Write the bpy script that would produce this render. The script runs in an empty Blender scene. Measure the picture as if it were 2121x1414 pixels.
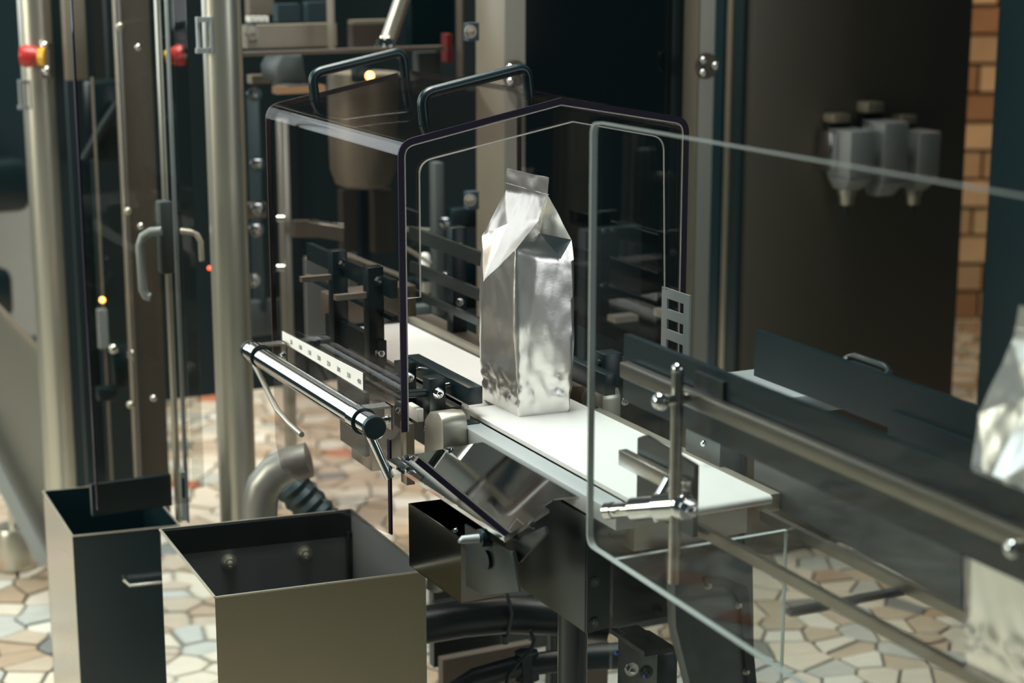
import bpy, bmesh, math, random
from mathutils import Vector, Matrix, noise

random.seed(7)
SC = bpy.context.scene
COL = SC.collection

# ------------------------------------------------------------------ camera, world, lights
F = 3850.0; CX, CY = 1060.5, 707.0; EYE = 1.55; TILT = math.radians(12.83)
TH = math.radians(26.3)                       # yaw of the packing line
ST, CT = math.sin(TILT), math.cos(TILT)
cam_d = bpy.data.cameras.new('camera'); cam = bpy.data.objects.new('camera', cam_d); COL.objects.link(cam)
cam.location = (0, 0, EYE); cam.rotation_euler = (math.pi / 2 - TILT, 0, 0)
cam_d.sensor_width = 36; cam_d.lens = F / 2121 * 36; cam_d.clip_start = .05; cam_d.clip_end = 60
cam_d.dof.use_dof = True; cam_d.dof.focus_distance = 2.47; cam_d.dof.aperture_fstop = 4.2
SC.camera = cam

world = bpy.data.worlds.new('world'); SC.world = world; world.use_nodes = True
bg = world.node_tree.nodes['Background']
bg.inputs[0].default_value = (.34, .62, .68, 1); bg.inputs[1].default_value = .075

def area(name, loc, target, size, size_y, power, color):
    d = bpy.data.lights.new(name, 'AREA'); d.shape = 'RECTANGLE'; d.size = size; d.size_y = size_y
    d.energy = power; d.color = color
    o = bpy.data.objects.new(name, d); COL.objects.link(o); o.location = loc
    o.rotation_euler = (Vector(target) - Vector(loc)).to_track_quat('-Z', 'Y').to_euler()
    return o
area('skylight', (-.75, 2.7, 4.2), (-.75, 2.7, 0), 1.9, 2.1, 70, (.93, 1, .96)).data.spread = math.radians(66)
area('side_window', (-3.4, 5.2, 2.3), (0, 2.5, 1.0), 3.0, 2.4, 72, (.86, .96, 1))
area('front_window', (-4.2, 1.5, 2.2), (-.2, 3.2, .9), 1.8, 2.0, 62, (1, .96, .80)).data.spread = math.radians(120)
area('right_window', (3.6, -.2, 1.8), (.3, 2.6, .9), 1.6, 1.8, 30, (.95, .98, 1))
area('work_lamp', (2.3, 5.6, 3.2), (2.0, 6.9, 1.2), .8, .5, 50, (1, .66, .38))
area('aisle_fill', (-.7, 5.4, 3.6), (-.7, 5.3, 0), 1.2, .8, 34, (1, .96, .88)).data.spread = math.radians(70)  # added unseen fill that brightens the floor behind the packer
area('packer_fill', (-.5, 4.3, 2.7), (-.4, 4.1, 0), .7, .25, 18, (1, .87, .68))  # added unseen fill that brightens the insides behind the hood

SC.view_settings.view_transform = 'Standard'; SC.view_settings.look = 'None'
SC.view_settings.gamma = 1; SC.view_settings.exposure = -.35; SC.view_settings.use_curve_mapping = False

# ------------------------------------------------------------------ frames and measuring helpers
def ray(x, y):
    u = (x - CX) / F; v = -(y - CY) / F
    return Vector((u, CT + v * ST, -ST + v * CT))
DA = Vector((-math.sin(TH), math.cos(TH))); PB_ = Vector((math.cos(TH), math.sin(TH)))
_d = ray(1075, 863); _k = (.90 - EYE) / _d.z
OX, OY = _d.x * _k, _d.y * _k
def loc(p):
    dx, dy = p[0] - OX, p[1] - OY
    return (dx * DA.x + dy * DA.y, dx * PB_.x + dy * PB_.y, p[2])
def wld(a, b, z): return Vector((OX + a * DA.x + b * PB_.x, OY + a * DA.y + b * PB_.y, z))
def mz(x, y, z):
    d = ray(x, y); k = (z - EYE) / d.z; return loc(d * k + Vector((0, 0, EYE)))
def ma(x, y, a):
    d = ray(x, y); n = d.x * DA.x + d.y * DA.y; k = (a + OX * DA.x + OY * DA.y) / n
    return loc(d * k + Vector((0, 0, EYE)))
def mb(x, y, b):
    d = ray(x, y); n = d.x * PB_.x + d.y * PB_.y; k = (b + OX * PB_.x + OY * PB_.y) / n
    return loc(d * k + Vector((0, 0, EYE)))
def my(x, y, Y):
    d = ray(x, y); return loc(d * (Y / d.y) + Vector((0, 0, EYE)))
# everything of the line is modelled in (b, a, z) = local (x, y, z), turned by TH
def V(a, b, z): return Vector((b, a, z))

# ------------------------------------------------------------------ materials
def mat(name, color, rough=.5, metal=0., spec=.5, noise_amt=0., nscale=30., stretch=None, bump=0., bscale=200., coat=0., emit=None, estr=0.):
    m = bpy.data.materials.new(name); m.use_nodes = True
    nt = m.node_tree; p = nt.nodes['Principled BSDF']
    p.inputs['Base Color'].default_value = (*color, 1); p.inputs['Roughness'].default_value = rough
    p.inputs['Metallic'].default_value = metal; p.inputs['Specular IOR Level'].default_value = spec
    if coat: p.inputs['Coat Weight'].default_value = coat; p.inputs['Coat Roughness'].default_value = .08
    if emit: p.inputs['Emission Color'].default_value = (*emit, 1); p.inputs['Emission Strength'].default_value = estr
    if noise_amt or bump:
        tc = nt.nodes.new('ShaderNodeTexCoord'); mp = nt.nodes.new('ShaderNodeMapping')
        nt.links.new(tc.outputs['Object'], mp.inputs[0])
        if stretch: mp.inputs['Scale'].default_value = stretch
    if noise_amt:
        n = nt.nodes.new('ShaderNodeTexNoise'); n.inputs['Scale'].default_value = nscale; n.inputs['Detail'].default_value = 4
        nt.links.new(mp.outputs[0], n.inputs[0])
        r = nt.nodes.new('ShaderNodeMapRange'); r.inputs[3].default_value = 1 - noise_amt; r.inputs[4].default_value = 1 + noise_amt
        nt.links.new(n.outputs[0], r.inputs[0])
        mx = nt.nodes.new('ShaderNodeVectorMath'); mx.operation = 'SCALE'; mx.inputs[0].default_value = color
        nt.links.new(r.outputs[0], mx.inputs['Scale']); nt.links.new(mx.outputs[0], p.inputs['Base Color'])
        r2 = nt.nodes.new('ShaderNodeMapRange'); r2.inputs[3].default_value = rough * (1 - noise_amt); r2.inputs[4].default_value = rough * (1 + noise_amt)
        nt.links.new(n.outputs[0], r2.inputs[0]); nt.links.new(r2.outputs[0], p.inputs['Roughness'])
    if bump:
        n2 = nt.nodes.new('ShaderNodeTexNoise'); n2.inputs['Scale'].default_value = bscale; n2.inputs['Detail'].default_value = 3
        nt.links.new(mp.outputs[0], n2.inputs[0])
        bp = nt.nodes.new('ShaderNodeBump'); bp.inputs['Strength'].default_value = bump; bp.inputs['Distance'].default_value = .002
        nt.links.new(n2.outputs[0], bp.inputs['Height']); nt.links.new(bp.outputs[0], p.inputs['Normal'])
    return m
def clear(name, tint, base=.04, power=4., rough=.02, gl=(1, 1, 1), k=.5):
    m = bpy.data.materials.new(name); m.use_nodes = True; nt = m.node_tree; nt.nodes.clear()
    out = nt.nodes.new('ShaderNodeOutputMaterial'); mix = nt.nodes.new('ShaderNodeMixShader')
    tr = nt.nodes.new('ShaderNodeBsdfTransparent'); tr.inputs[0].default_value = (*tint, 1)
    g = nt.nodes.new('ShaderNodeBsdfGlossy'); g.inputs['Roughness'].default_value = rough; g.inputs[0].default_value = (*gl, 1)
    lw = nt.nodes.new('ShaderNodeLayerWeight'); lw.inputs[0].default_value = .5
    pw = nt.nodes.new('ShaderNodeMath'); pw.operation = 'POWER'; pw.inputs[1].default_value = power
    nt.links.new(lw.outputs['Facing'], pw.inputs[0])
    ma_ = nt.nodes.new('ShaderNodeMath'); ma_.operation = 'MULTIPLY_ADD'; ma_.inputs[1].default_value = k; ma_.inputs[2].default_value = base
    ma_.use_clamp = True
    nt.links.new(pw.outputs[0], ma_.inputs[0]); nt.links.new(ma_.outputs[0], mix.inputs[0])
    nt.links.new(tr.outputs[0], mix.inputs[1]); nt.links.new(g.outputs[0], mix.inputs[2]); nt.links.new(mix.outputs[0], out.inputs[0])
    return m

M = dict(
    brushed=mat('brushed_steel', (.56, .53, .47), .27, 1, noise_amt=.04, nscale=14),
    mirror=mat('polished_steel', (.68, .71, .72), .035, 1, noise_amt=.05, nscale=6),
    rail=mat('dull_rail_steel', (.20, .185, .155), .32, .9),
    binface=mat('satin_steel', (.29, .27, .20), .26, 1, noise_amt=.05, nscale=50, stretch=(1, 1, 10)),
    chrome=mat('chrome', (.74, .74, .73), .07, 1),
    alu=mat('anodised_aluminium', (.60, .58, .49), .34, .85, noise_amt=.05, nscale=20, stretch=(1, 1, .1)),
    alu_dark=mat('weathered_aluminium', (.36, .33, .27), .4, .6, noise_amt=.06, nscale=20),
    grey=mat('light_grey_paint', (.33, .36, .36), .42, .1, noise_amt=.04),
    grey_dark=mat('mid_grey_paint', (.085, .10, .10), .45, .3, noise_amt=.05),
    darksteel=mat('dark_steel', (.055, .068, .068), .34, .7, noise_amt=.1, nscale=12),
    beige=mat('beige_sheet_metal', (.30, .26, .205), .42, .35, noise_amt=.06),
    brown=mat('brown_sheet_metal', (.12, .10, .08), .45, .35, noise_amt=.08),
    cabinet=mat('dark_cabinet_paint', (.125, .112, .088), .42, .15, noise_amt=.05, nscale=5),
    teal=mat('dark_teal_paint', (.004, .024, .034), .5, 0, noise_amt=.1, nscale=3),
    black=mat('black_plastic', (.004, .016, .020), .32, 0, spec=.5),
    rubber=mat('black_rubber', (.008, .022, .026), .5, 0),
    hose=mat('dark_hose', (.022, .034, .036), .38, 0),
    glassdark=mat('dark_glass', (.006, .012, .014), .08, 0, spec=.5),
    blue=mat('blue_grey_plastic', (.025, .05, .065), .5, 0),
    belt=mat('white_belt', (.66, .66, .63), .42, 0, noise_amt=.03, nscale=18, stretch=(6, 1, 1)),
    foil=mat('silver_foil', (.82, .80, .76), .30, .94, bump=.15, bscale=70),
    white=mat('white_label', (.83, .82, .78), .5),
    ink=mat('black_ink', (.02, .02, .02), .6),
    red=mat('red_plastic', (.52, .035, .03), .35),
    yellow=mat('yellow_plastic', (.75, .42, .03), .4),
    darkred=mat('dark_red_plastic', (.16, .02, .02), .5),
    amber=mat('amber_lamp', (1, .45, .1), .4, emit=(1, .40, .10), estr=9),
    redlamp=mat('red_lamp', (1, .1, .05), .4, emit=(1, .12, .05), estr=3),
    edge_purple=mat('dark_sheet_edge', (.014, .007, .026), .5, 0, spec=.25),
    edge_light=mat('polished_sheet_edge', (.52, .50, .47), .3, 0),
    edge_pink=mat('dusky_sheet_edge', (.10, .075, .075), .3),
    edge_green=mat('glass_edge', (.40, .45, .43), .3, 0),
    edge_copper=mat('coppery_strip', (.42, .24, .13), .35, .6),
    bin_inner=mat('dull_steel', (.30, .32, .33), .5, .9),
    dark_mirror=mat('dark_polished_steel', (.26, .25, .21), .12, 1),
    pane=clear('clear_pane', (.95, .97, .965), .014, 5, k=.35),
    pane_door=clear('door_pane', (.82, .82, .80), .02, 5, k=.25),
    smoke=clear('smoked_sheet', (.83, .80, .79), .045, 4.2, k=.22),
    grout=mat('dark_grout', (.10, .095, .085), .9, noise_amt=.2, nscale=60),
    plaster=mat('dark_wall', (.035, .05, .05), .8, noise_amt=.2, nscale=3),
    pipe=mat('grey_pipe', (.26, .26, .235), .36, .6),
)
STONES = [mat('stone_cream', (.55, .50, .40), .55, noise_amt=.12, nscale=25, bump=.15, bscale=60),
          mat('stone_beige', (.42, .35, .26), .55, noise_amt=.14, nscale=25, bump=.15, bscale=60),
          mat('stone_grey', (.40, .41, .37), .55, noise_amt=.14, nscale=25, bump=.15, bscale=60),
          mat('stone_white', (.60, .58, .50), .5, noise_amt=.1, nscale=25, bump=.15, bscale=60),
          mat('stone_tan', (.36, .27, .18), .55, noise_amt=.16, nscale=25, bump=.15, bscale=60),
          mat('stone_slate', (.17, .18, .17), .55, noise_amt=.14, nscale=25, bump=.15, bscale=60),
          mat('stone_rust', (.42, .15, .07), .55, noise_amt=.14, nscale=25, bump=.15, bscale=60)]
SW = [30, 26, 18, 14, 9, 5, 3]

# ------------------------------------------------------------------ mesh builder (local b, a, z)
class G:
    def __init__(s): s.bm = bmesh.new(); s.mi = 0
    def _f(s, vs):
        try:
            f = s.bm.faces.new(vs); f.material_index = s.mi; return f
        except ValueError: return None
    def hexa(s, p):
        v = [s.bm.verts.new(q) for q in p]
        for i in ((0, 3, 2, 1), (4, 5, 6, 7), (0, 1, 5, 4), (1, 2, 6, 5), (2, 3, 7, 6), (3, 0, 4, 7)): s._f([v[j] for j in i])
        return s
    def box(s, a0, a1, b0, b1, z0, z1):
        a0, a1 = min(a0, a1), max(a0, a1); b0, b1 = min(b0, b1), max(b0, b1); z0, z1 = min(z0, z1), max(z0, z1)
        return s.hexa([(b0, a0, z0), (b1, a0, z0), (b1, a1, z0), (b0, a1, z0), (b0, a0, z1), (b1, a0, z1), (b1, a1, z1), (b0, a1, z1)])
    def bar(s, p, q, w, h, up=Vector((0, 0, 1))):
        p, q = Vector(p), Vector(q); d = (q - p).normalized(); sx = d.cross(up)
        if sx.length < 1e-4: sx = d.cross(Vector((1, 0, 0)))
        sx.normalize(); u = sx.cross(d)
        c = [(-w / 2, -h / 2), (w / 2, -h / 2), (w / 2, h / 2), (-w / 2, h / 2)]
        return s.hexa([p + sx * x + u * y for x, y in c] + [q + sx * x + u * y for x, y in c])
    def tube(s, path, r, n=12, caps=True, closed=False):
        path = [Vector(p) for p in path]; m = len(path); rings = []; ref = None
        for i, p in enumerate(path):
            if closed: d = path[(i + 1) % m] - path[i - 1]
            else: d = path[min(i + 1, m - 1)] - path[max(i - 1, 0)]
            d.normalize()
            if ref is None: ref = Vector((0, 0, 1)) if abs(d.z) < .9 else Vector((1, 0, 0))
            x = d.cross(ref).normalized(); ref = x.cross(d); rr = r[i] if isinstance(r, (list, tuple)) else r
            rings.append([s.bm.verts.new(p + (x * math.cos(t) + ref * math.sin(t)) * rr) for t in [2 * math.pi * k / n for k in range(n)]])
        for i in range(m if closed else m - 1):
            A, B = rings[i], rings[(i + 1) % m]
            for k in range(n): s._f([A[k], A[(k + 1) % n], B[(k + 1) % n], B[k]])
        if caps and not closed: s._f(rings[0][::-1]); s._f(rings[-1])
        return s
    def cyl(s, p, q, r, n=16): return s.tube([p, q], r, n)
    def prism(s, poly, vec):
        vec = Vector(vec); A = [s.bm.verts.new(p) for p in poly]; B = [s.bm.verts.new(Vector(p) + vec) for p in poly]
        s._f(A[::-1]); s._f(B)
        for i in range(len(A)): j = (i + 1) % len(A); s._f([A[i], A[j], B[j], B[i]])
        return s
    def strip(s, P, Q, vec, closed=False):          # a thick band between two polylines
        vec = Vector(vec); n = len(P)
        a = [s.bm.verts.new(p) for p in P]; b = [s.bm.verts.new(p) for p in Q]
        c = [s.bm.verts.new(Vector(p) + vec) for p in P]; d = [s.bm.verts.new(Vector(p) + vec) for p in Q]
        for i in range(n if closed else n - 1):
            j = (i + 1) % n
            s._f([a[i], a[j], b[j], b[i]]); s._f([c[j], c[i], d[i], d[j]]); s._f([a[j], a[i], c[i], c[j]]); s._f([b[i], b[j], d[j], d[i]])
        if not closed: s._f([a[0], b[0], d[0], c[0]]); s._f([b[-1], a[-1], c[-1], d[-1]])
        return s
    def ball(s, p, r, n=10):
        bmesh.ops.create_uvsphere(s.bm, u_segments=n, v_segments=max(5, n // 2 + 1), radius=r, matrix=Matrix.Translation(Vector(p))); return s
    def hexbolt(s, p, d, r, h):                     # washer, hexagon head and domed stud
        p, d = Vector(p), Vector(d).normalized()
        s.tube([p, p + d * h * .25], r * 1.45, 14); s.tube([p + d * h * .25, p + d * h], r, 6); s.tube([p + d * h, p + d * h * 1.3, p + d * h * 1.45], [r * .55, r * .5, r * .2], 8)
        return s
    def build(s, name, m, parent=None, base=None, bevel=0., smooth=True, ang=38):
        if base is None: base = parent.get('_base') if parent else (0, 0, 0)
        b_ = Vector((base[1], base[0], base[2]))
        bm = s.bm
        bmesh.ops.recalc_face_normals(bm, faces=bm.faces)
        if bevel:
            es = [e for e in bm.edges if len(e.link_faces) == 2 and e.calc_face_angle(0) > .6]
            bmesh.ops.bevel(bm, geom=es, offset=bevel, segments=2, affect='EDGES', profile=.5, clamp_overlap=True)
        for v in bm.verts: v.co -= b_
        if smooth:
            for f in bm.faces: f.smooth = True
            for e in bm.edges:
                if len(e.link_faces) != 2 or e.calc_face_angle(0) > math.radians(ang): e.smooth = False
        me = bpy.data.meshes.new(name); bm.to_mesh(me); bm.free()
        for q in (m if isinstance(m, (list, tuple)) else [m]): me.materials.append(M[q] if isinstance(q, str) else q)
        o = bpy.data.objects.new(name, me); COL.objects.link(o)
        if parent: o.parent = parent; o['_base'] = list(base)
        else: o.location = wld(*base); o.rotation_euler = (0, 0, TH); o['_base'] = list(base)
        return o
def tag(o, label, cat, group=None):
    o['label'] = label; o['category'] = cat
    if group: o['group'] = group
    return o
def thing(name, base, label, cat, group=None):
    o = bpy.data.objects.new(name, None); COL.objects.link(o); o.empty_display_size = .05
    o.location = wld(*base); o.rotation_euler = (0, 0, TH); o['_base'] = list(base)
    return tag(o, label, cat, group)
def copy_tree(o, parent=None):
    c = o.copy(); COL.objects.link(c); c.parent = parent
    for ch in list(o.children): copy_tree(ch, c)
    return c
def arc(c, r, t0, t1, n, ax=0):                      # points in the (b,z) plane
    return [(c[0] + r * math.cos(t0 + (t1 - t0) * i / n), c[1] + r * math.sin(t0 + (t1 - t0) * i / n)) for i in range(n + 1)]
def px_box(g, x0, y0, x1, y1, Y, th=.03):            # upright block whose picture outline is about x0..x1, y0..y1 at distance Y
    p, q = my(x0, y1, Y), my(x1, y0, Y)
    w = abs(x1 - x0) / F * Y * 1.02
    wb = max((w - th * math.sin(TH)) / math.cos(TH), .002)
    ca, cb = (p[0] + q[0]) / 2, (p[1] + q[1]) / 2
    return g.box(ca - th / 2, ca + th / 2, cb - wb / 2, cb + wb / 2, p[2], q[2])
def pv(x, y, Y): return V(*my(x, y, Y))
NEAR = Vector((0, -1, 0))                            # local direction towards the camera side of the line
LEFT = Vector((-1, 0, 0)); UP = Vector((0, 0, 1))

# ================================================================== SETTING
def structure(o): o['kind'] = 'structure'; return o
g = G(); c = Vector((0, 0, 0))
floor_bm = bmesh.new()
bmesh.ops.create_grid(floor_bm, x_segments=2, y_segments=2, size=1)
for v in floor_bm.verts: v.co = Vector((v.co.x * 4.2, v.co.y * 4.4 + 3.0, -.004))
me = bpy.data.meshes.new('floor'); floor_bm.to_mesh(me); floor_bm.free(); me.materials.append(M['grout'])
floor = bpy.data.objects.new('floor', me); COL.objects.link(floor); structure(floor)

def clip(poly, px, py, nx, ny):                       # keep the side where (p-(px,py)).n <= 0
    out = []
    for i in range(len(poly)):
        a, b = poly[i], poly[(i + 1) % len(poly)]
        da = (a[0] - px) * nx + (a[1] - py) * ny; db = (b[0] - px) * nx + (b[1] - py) * ny
        if da <= 0: out.append(a)
        if (da < 0 < db) or (db < 0 < da):
            t = da / (da - db); out.append((a[0] + (b[0] - a[0]) * t, a[1] + (b[1] - a[1]) * t))
    return out
def proj(x, y, z):
    z -= EYE; dep = y * CT - z * ST; up = y * ST + z * CT
    return (CX + F * x / dep, CY - F * up / dep) if dep > .1 else (-9e9, -9e9)
CELL = .080
X0, X1, Y0, Y1 = -3.2, 3.2, -.9, 7.2
nx_, ny_ = int((X1 - X0) / CELL), int((Y1 - Y0) / CELL)
pts = {}
rs = random.Random(3)
for i in range(nx_):
    for j in range(ny_):
        pts[i, j] = (X0 + (i + .5 + rs.uniform(-.42, .42)) * CELL, Y0 + (j + .5 + rs.uniform(-.42, .42)) * CELL)
windows_ = [(0, 1090, 290, 1414), (1600, 1120, 2121, 1414), (560, 840, 860, 1080), (880, 1300, 1290, 1414), (330, 880, 450, 1060), (130, 640, 200, 1020)]
cells = []
for (i, j), (x, y) in pts.items():
    poly = [(x - .2, y - .2), (x + .2, y - .2), (x + .2, y + .2), (x - .2, y + .2)]
    for di in range(-2, 3):
        for dj in range(-2, 3):
            q = pts.get((i + di, j + dj))
            if q and (di or dj):
                nx, ny = q[0] - x, q[1] - y; L = math.hypot(nx, ny)
                poly = clip(poly, (x + q[0]) / 2 - nx / L * .0034, (y + q[1]) / 2 - ny / L * .0034, nx, ny)
                if len(poly) < 3: break
        if len(poly) < 3: break
    if len(poly) < 3: continue
    u, v = proj(x, y, 0)
    vis = any(w[0] - 20 < u < w[2] + 20 and w[1] - 20 < v < w[3] + 20 for w in windows_)
    cells.append((0 if vis else 1, y, poly, rs.choices(range(7), SW)[0], rs.uniform(.004, .009), (x, y)))
cells.sort(key=lambda c: (c[0], c[1]))
def stone_into(bm, poly, h, ctr, mi):
    cx_, cy_ = ctr; n = len(poly)
    lo = [bm.verts.new((p[0], p[1], -.004)) for p in poly]
    md = [bm.verts.new((p[0], p[1], h - .002)) for p in poly]
    tp = [bm.verts.new((cx_ + (p[0] - cx_) * .94, cy_ + (p[1] - cy_) * .94, h)) for p in poly]
    for A, B in ((lo, md), (md, tp)):
        for k in range(n):
            f = bm.faces.new([A[k], A[(k + 1) % n], B[(k + 1) % n], B[k]]); f.material_index = mi
    f = bm.faces.new(tp); f.material_index = mi
rest = bmesh.new()
for k, (vis, y, poly, mi, h, ctr) in enumerate(cells):
    if k < 300:
        bm = bmesh.new(); stone_into(bm, [(p[0] - ctr[0], p[1] - ctr[1]) for p in poly], h, (0, 0), 0)
        me = bpy.data.meshes.new('stone'); bm.to_mesh(me); bm.free(); me.materials.append(STONES[mi])
        o = bpy.data.objects.new('stone', me); COL.objects.link(o); o.parent = floor; o.location = (*ctr, 0)
    else: stone_into(rest, poly, h, ctr, mi)
me = bpy.data.meshes.new('paving_stones'); rest.to_mesh(me); rest.free()
for s_ in STONES: me.materials.append(s_)
o = bpy.data.objects.new('paving_stones', me); COL.objects.link(o); o.parent = floor; o['kind'] = 'stuff'

# back wall with coursed stone blocks where it shows
bm = bmesh.new(); bmesh.ops.create_cube(bm, size=1)
for v in bm.verts: v.co = Vector((v.co.x * 8.4, 7.3 + v.co.y * .1, 1.6 + v.co.z * 3.2))
me = bpy.data.meshes.new('wall_back'); bm.to_mesh(me); bm.free(); me.materials.append(M['plaster'])
wall = bpy.data.objects.new('wall_back', me); COL.objects.link(wall); structure(wall)
bmats = [mat('block_sand', (.40, .27, .15), .8, noise_amt=.3, nscale=8, bump=.6, bscale=20), mat('block_umber', (.28, .15, .07), .8, noise_amt=.3, nscale=8, bump=.6, bscale=20), mat('block_pale', (.55, .38, .22), .8, noise_amt=.25, nscale=8, bump=.6, bscale=20)]
bmesh_shared = []
for q in range(3):
    for w_ in (.16, .24, .31):
        gg = bmesh.new(); bmesh.ops.create_cube(gg, size=1)
        for v in gg.verts: v.co = Vector((v.co.x * w_ * (.97 if v.co.y < 0 else 1), v.co.y * .06, v.co.z * .105 * (.9 if v.co.y < 0 else 1)))
        me = bpy.data.meshes.new('block'); gg.to_mesh(me); gg.free(); me.materials.append(bmats[q]); bmesh_shared.append((w_, me))
for r in range(19):
    x = 1.35 - rs.uniform(0, .15); z = .06 + r * .111
    while x < 2.35:
        w_, me = rs.choice(bmesh_shared); o = bpy.data.objects.new('block', me); COL.objects.link(o); o.parent = wall
        o.location = (x + w_ / 2, 7.25 - .03 - rs.uniform(0, .02), z); x += w_ + .007

# ================================================================== HOOD
HA0, HA1 = .05, .565
base = (.3, .07, .9)
hood = thing('safety_hood', (.3, .07, .70), 'smoked clear plastic safety hood with a pitched roof over the belt', 'machine guard')
def fillet(p, q, r, rad, n=6):
    p, q, r = Vector(p), Vector(q), Vector(r); d1 = (p - q).normalized(); d2 = (r - q).normalized()
    s0, s1 = q + d1 * rad, q + d2 * rad
    return [((1 - t) ** 2) * s0 + 2 * t * (1 - t) * q + t * t * s1 for t in [i / n for i in range(n + 1)]]
prof = [(-.150, .885), (-.150, 1.271), (.086, 1.317), (.286, 1.281), (.286, .93)]
pl_ = [Vector(prof[0])] + fillet(prof[0], prof[1], prof[2], .022) + [Vector(prof[2])] + fillet(prof[2], prof[3], prof[4], .022) + [Vector(prof[4])]
def offset(pl, d):
    out = []
    for i, p in enumerate(pl):
        t0 = (pl[i] - pl[i - 1]).normalized() if i else None
        t1 = (pl[i + 1] - pl[i]).normalized() if i < len(pl) - 1 else None
        t = ((t0 if t0 else t1) + (t1 if t1 else t0)).normalized(); n = Vector((t.y, -t.x))
        k = 1 / max(.5, n.dot(Vector(((t1 or t0).y, -(t1 or t0).x)))); out.append(p + n * d * k)
    return out
inn = offset(pl_, .008)
def P3(pl, a): return [Vector((p.x, a, p.y)) for p in pl]
g = G(); g.strip(P3(pl_, HA0), P3(inn, HA0), (0, HA1 - HA0, 0)); g.build('hood_shell', 'smoke', hood)
g = G(); g.strip(P3(pl_, HA0 - .003), P3(inn, HA0 - .003), (0, .0028, 0)); e_ = g.build('front_edge', 'edge_purple', hood); e_['label'] = 'dark purple front edge of the hood'
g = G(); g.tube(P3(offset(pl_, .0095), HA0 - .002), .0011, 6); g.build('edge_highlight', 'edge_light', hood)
g = G(); g.strip(P3(pl_, HA1), P3(inn, HA1), (0, .002, 0)); g.build('rear_edge', 'edge_pink', hood)
# lower extension of the left sheet
sd = [(.056, .885), (.075, .868), (.10, .862), (.10, .728), (.30, .702), (.54, .703), (.565, .74), (.565, .885)]
g = G(); g.prism([Vector((-.150, a, z)) for a, z in sd], (.006, 0, 0)); g.build('lower_pane', 'smoke', hood)
g = G(); g.bar(V(.0985, -.147, .862), V(.0985, -.147, .728), .008, .003, Vector((1, 0, 0))); g.build('lower_pane_edge', 'edge_purple', hood)
# front plate with the opening
lf = ma(870, 615, HA0); rg = ma(1376, 600, HA0); ap = ma(1186, 252, HA0); tl = ma(868, 335, HA0); tr = ma(1374, 285, HA0)
inner = [(lf[1], lf[2]), (tl[1], tl[2]), (ap[1], ap[2]), (tr[1], tr[2]), (rg[1], rg[2])]
il = [Vector(inner[0])] + fillet(inner[0], inner[1], inner[2], .018) + [Vector(inner[2])] + fillet(inner[2], inner[3], inner[4], .018) + [Vector(inner[4])]
ol = [Vector((inn[0].x, lf[2]))] + inn[1:-1] + [Vector((inn[-1].x, rg[2]))]
g = G(); g.strip(P3(ol, HA0), P3(il, HA0), (0, .004, 0)); g.build('front_plate', 'smoke', hood)
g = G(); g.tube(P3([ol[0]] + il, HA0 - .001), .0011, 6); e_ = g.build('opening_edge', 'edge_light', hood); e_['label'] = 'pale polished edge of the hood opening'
# slotted metal plate on the right leg
b0 = .272
p0, p1, p2 = mb(1371, 596, b0), mb(1428, 612, b0), mb(1371, 736, b0)
a0, a1, z1, z0 = p1[0], p0[0], p0[2] + .002, p2[2] - .003
g = G(); wa = (a1 - a0); hz = (z1 - z0)
g.box(a0, a0 + wa * .2, b0, b0 + .003, z0, z1); g.box(a1 - wa * .2, a1, b0, b0 + .003, z0, z1)
for k in range(4):
    zz = z0 + (hz - .0) * (k / 3.0) * .86
    g.box(a0 + wa * .2, a1 - wa * .2, b0, b0 + .003, zz, zz + hz * (.14 if k < 3 else .14))
e_ = g.build('slotted_plate', 'grey', hood); e_['label'] = 'grey metal plate with three square slots'
# handles on the roof
def roofz(b): return 1.271 + (b + .150) * (.046 / .236)
for a in (.110, .505):
    pts_ = []
    bl, br_ = (-.085, .070) if a < .3 else (-.092, .056)
    zl, zr = roofz(bl), roofz(br_); h = .040
    ps = [V(a, bl, zl), V(a, bl - .004, zl + h), V(a, br_ - .004, zr + h), V(a, br_, zr)]
    path = [ps[0]] + fillet(ps[0], ps[1], ps[2], .016) + fillet(ps[1], ps[2], ps[3], .016) + [ps[3]]
    g = G(); g.tube(path, .0075, 14); g.build('handle', 'black', hood)
# white measuring strip on the left sheet
g = G(); g.prism([V(.512, -.1515, .9305), V(.512, -.1515, .9135), V(.179, -.1515, .9125), V(.179, -.1515, .9375)], (-.0006, 0, 0))
strip = g.build('scale_strip', 'white', hood)
strip['label'] = 'white strip printed with the numbers 50 to 400'
HB = hood['_base']
for k in range(8):
    fc = bpy.data.curves.new('number', 'FONT'); fc.body = str(50 * (k + 1)); fc.size = .0095; fc.align_x = 'CENTER'; fc.extrude = .0001
    tmp = bpy.data.objects.new('number_curve', fc); COL.objects.link(tmp)
    me = bpy.data.meshes.new_from_object(tmp.evaluated_get(bpy.context.evaluated_depsgraph_get())); me.name = 'number'
    bpy.data.objects.remove(tmp); me.materials.clear(); me.materials.append(M['ink'])
    o = bpy.data.objects.new('number', me); COL.objects.link(o); o.parent = strip
    a = .470 - k * (.470 - .192) / 7
    o.location = (-.1523 - HB[1], a - HB[0], .9185 - HB[2] + .001 * k / 7); o.rotation_euler = (math.pi / 2, 0, -math.pi / 2)

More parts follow.
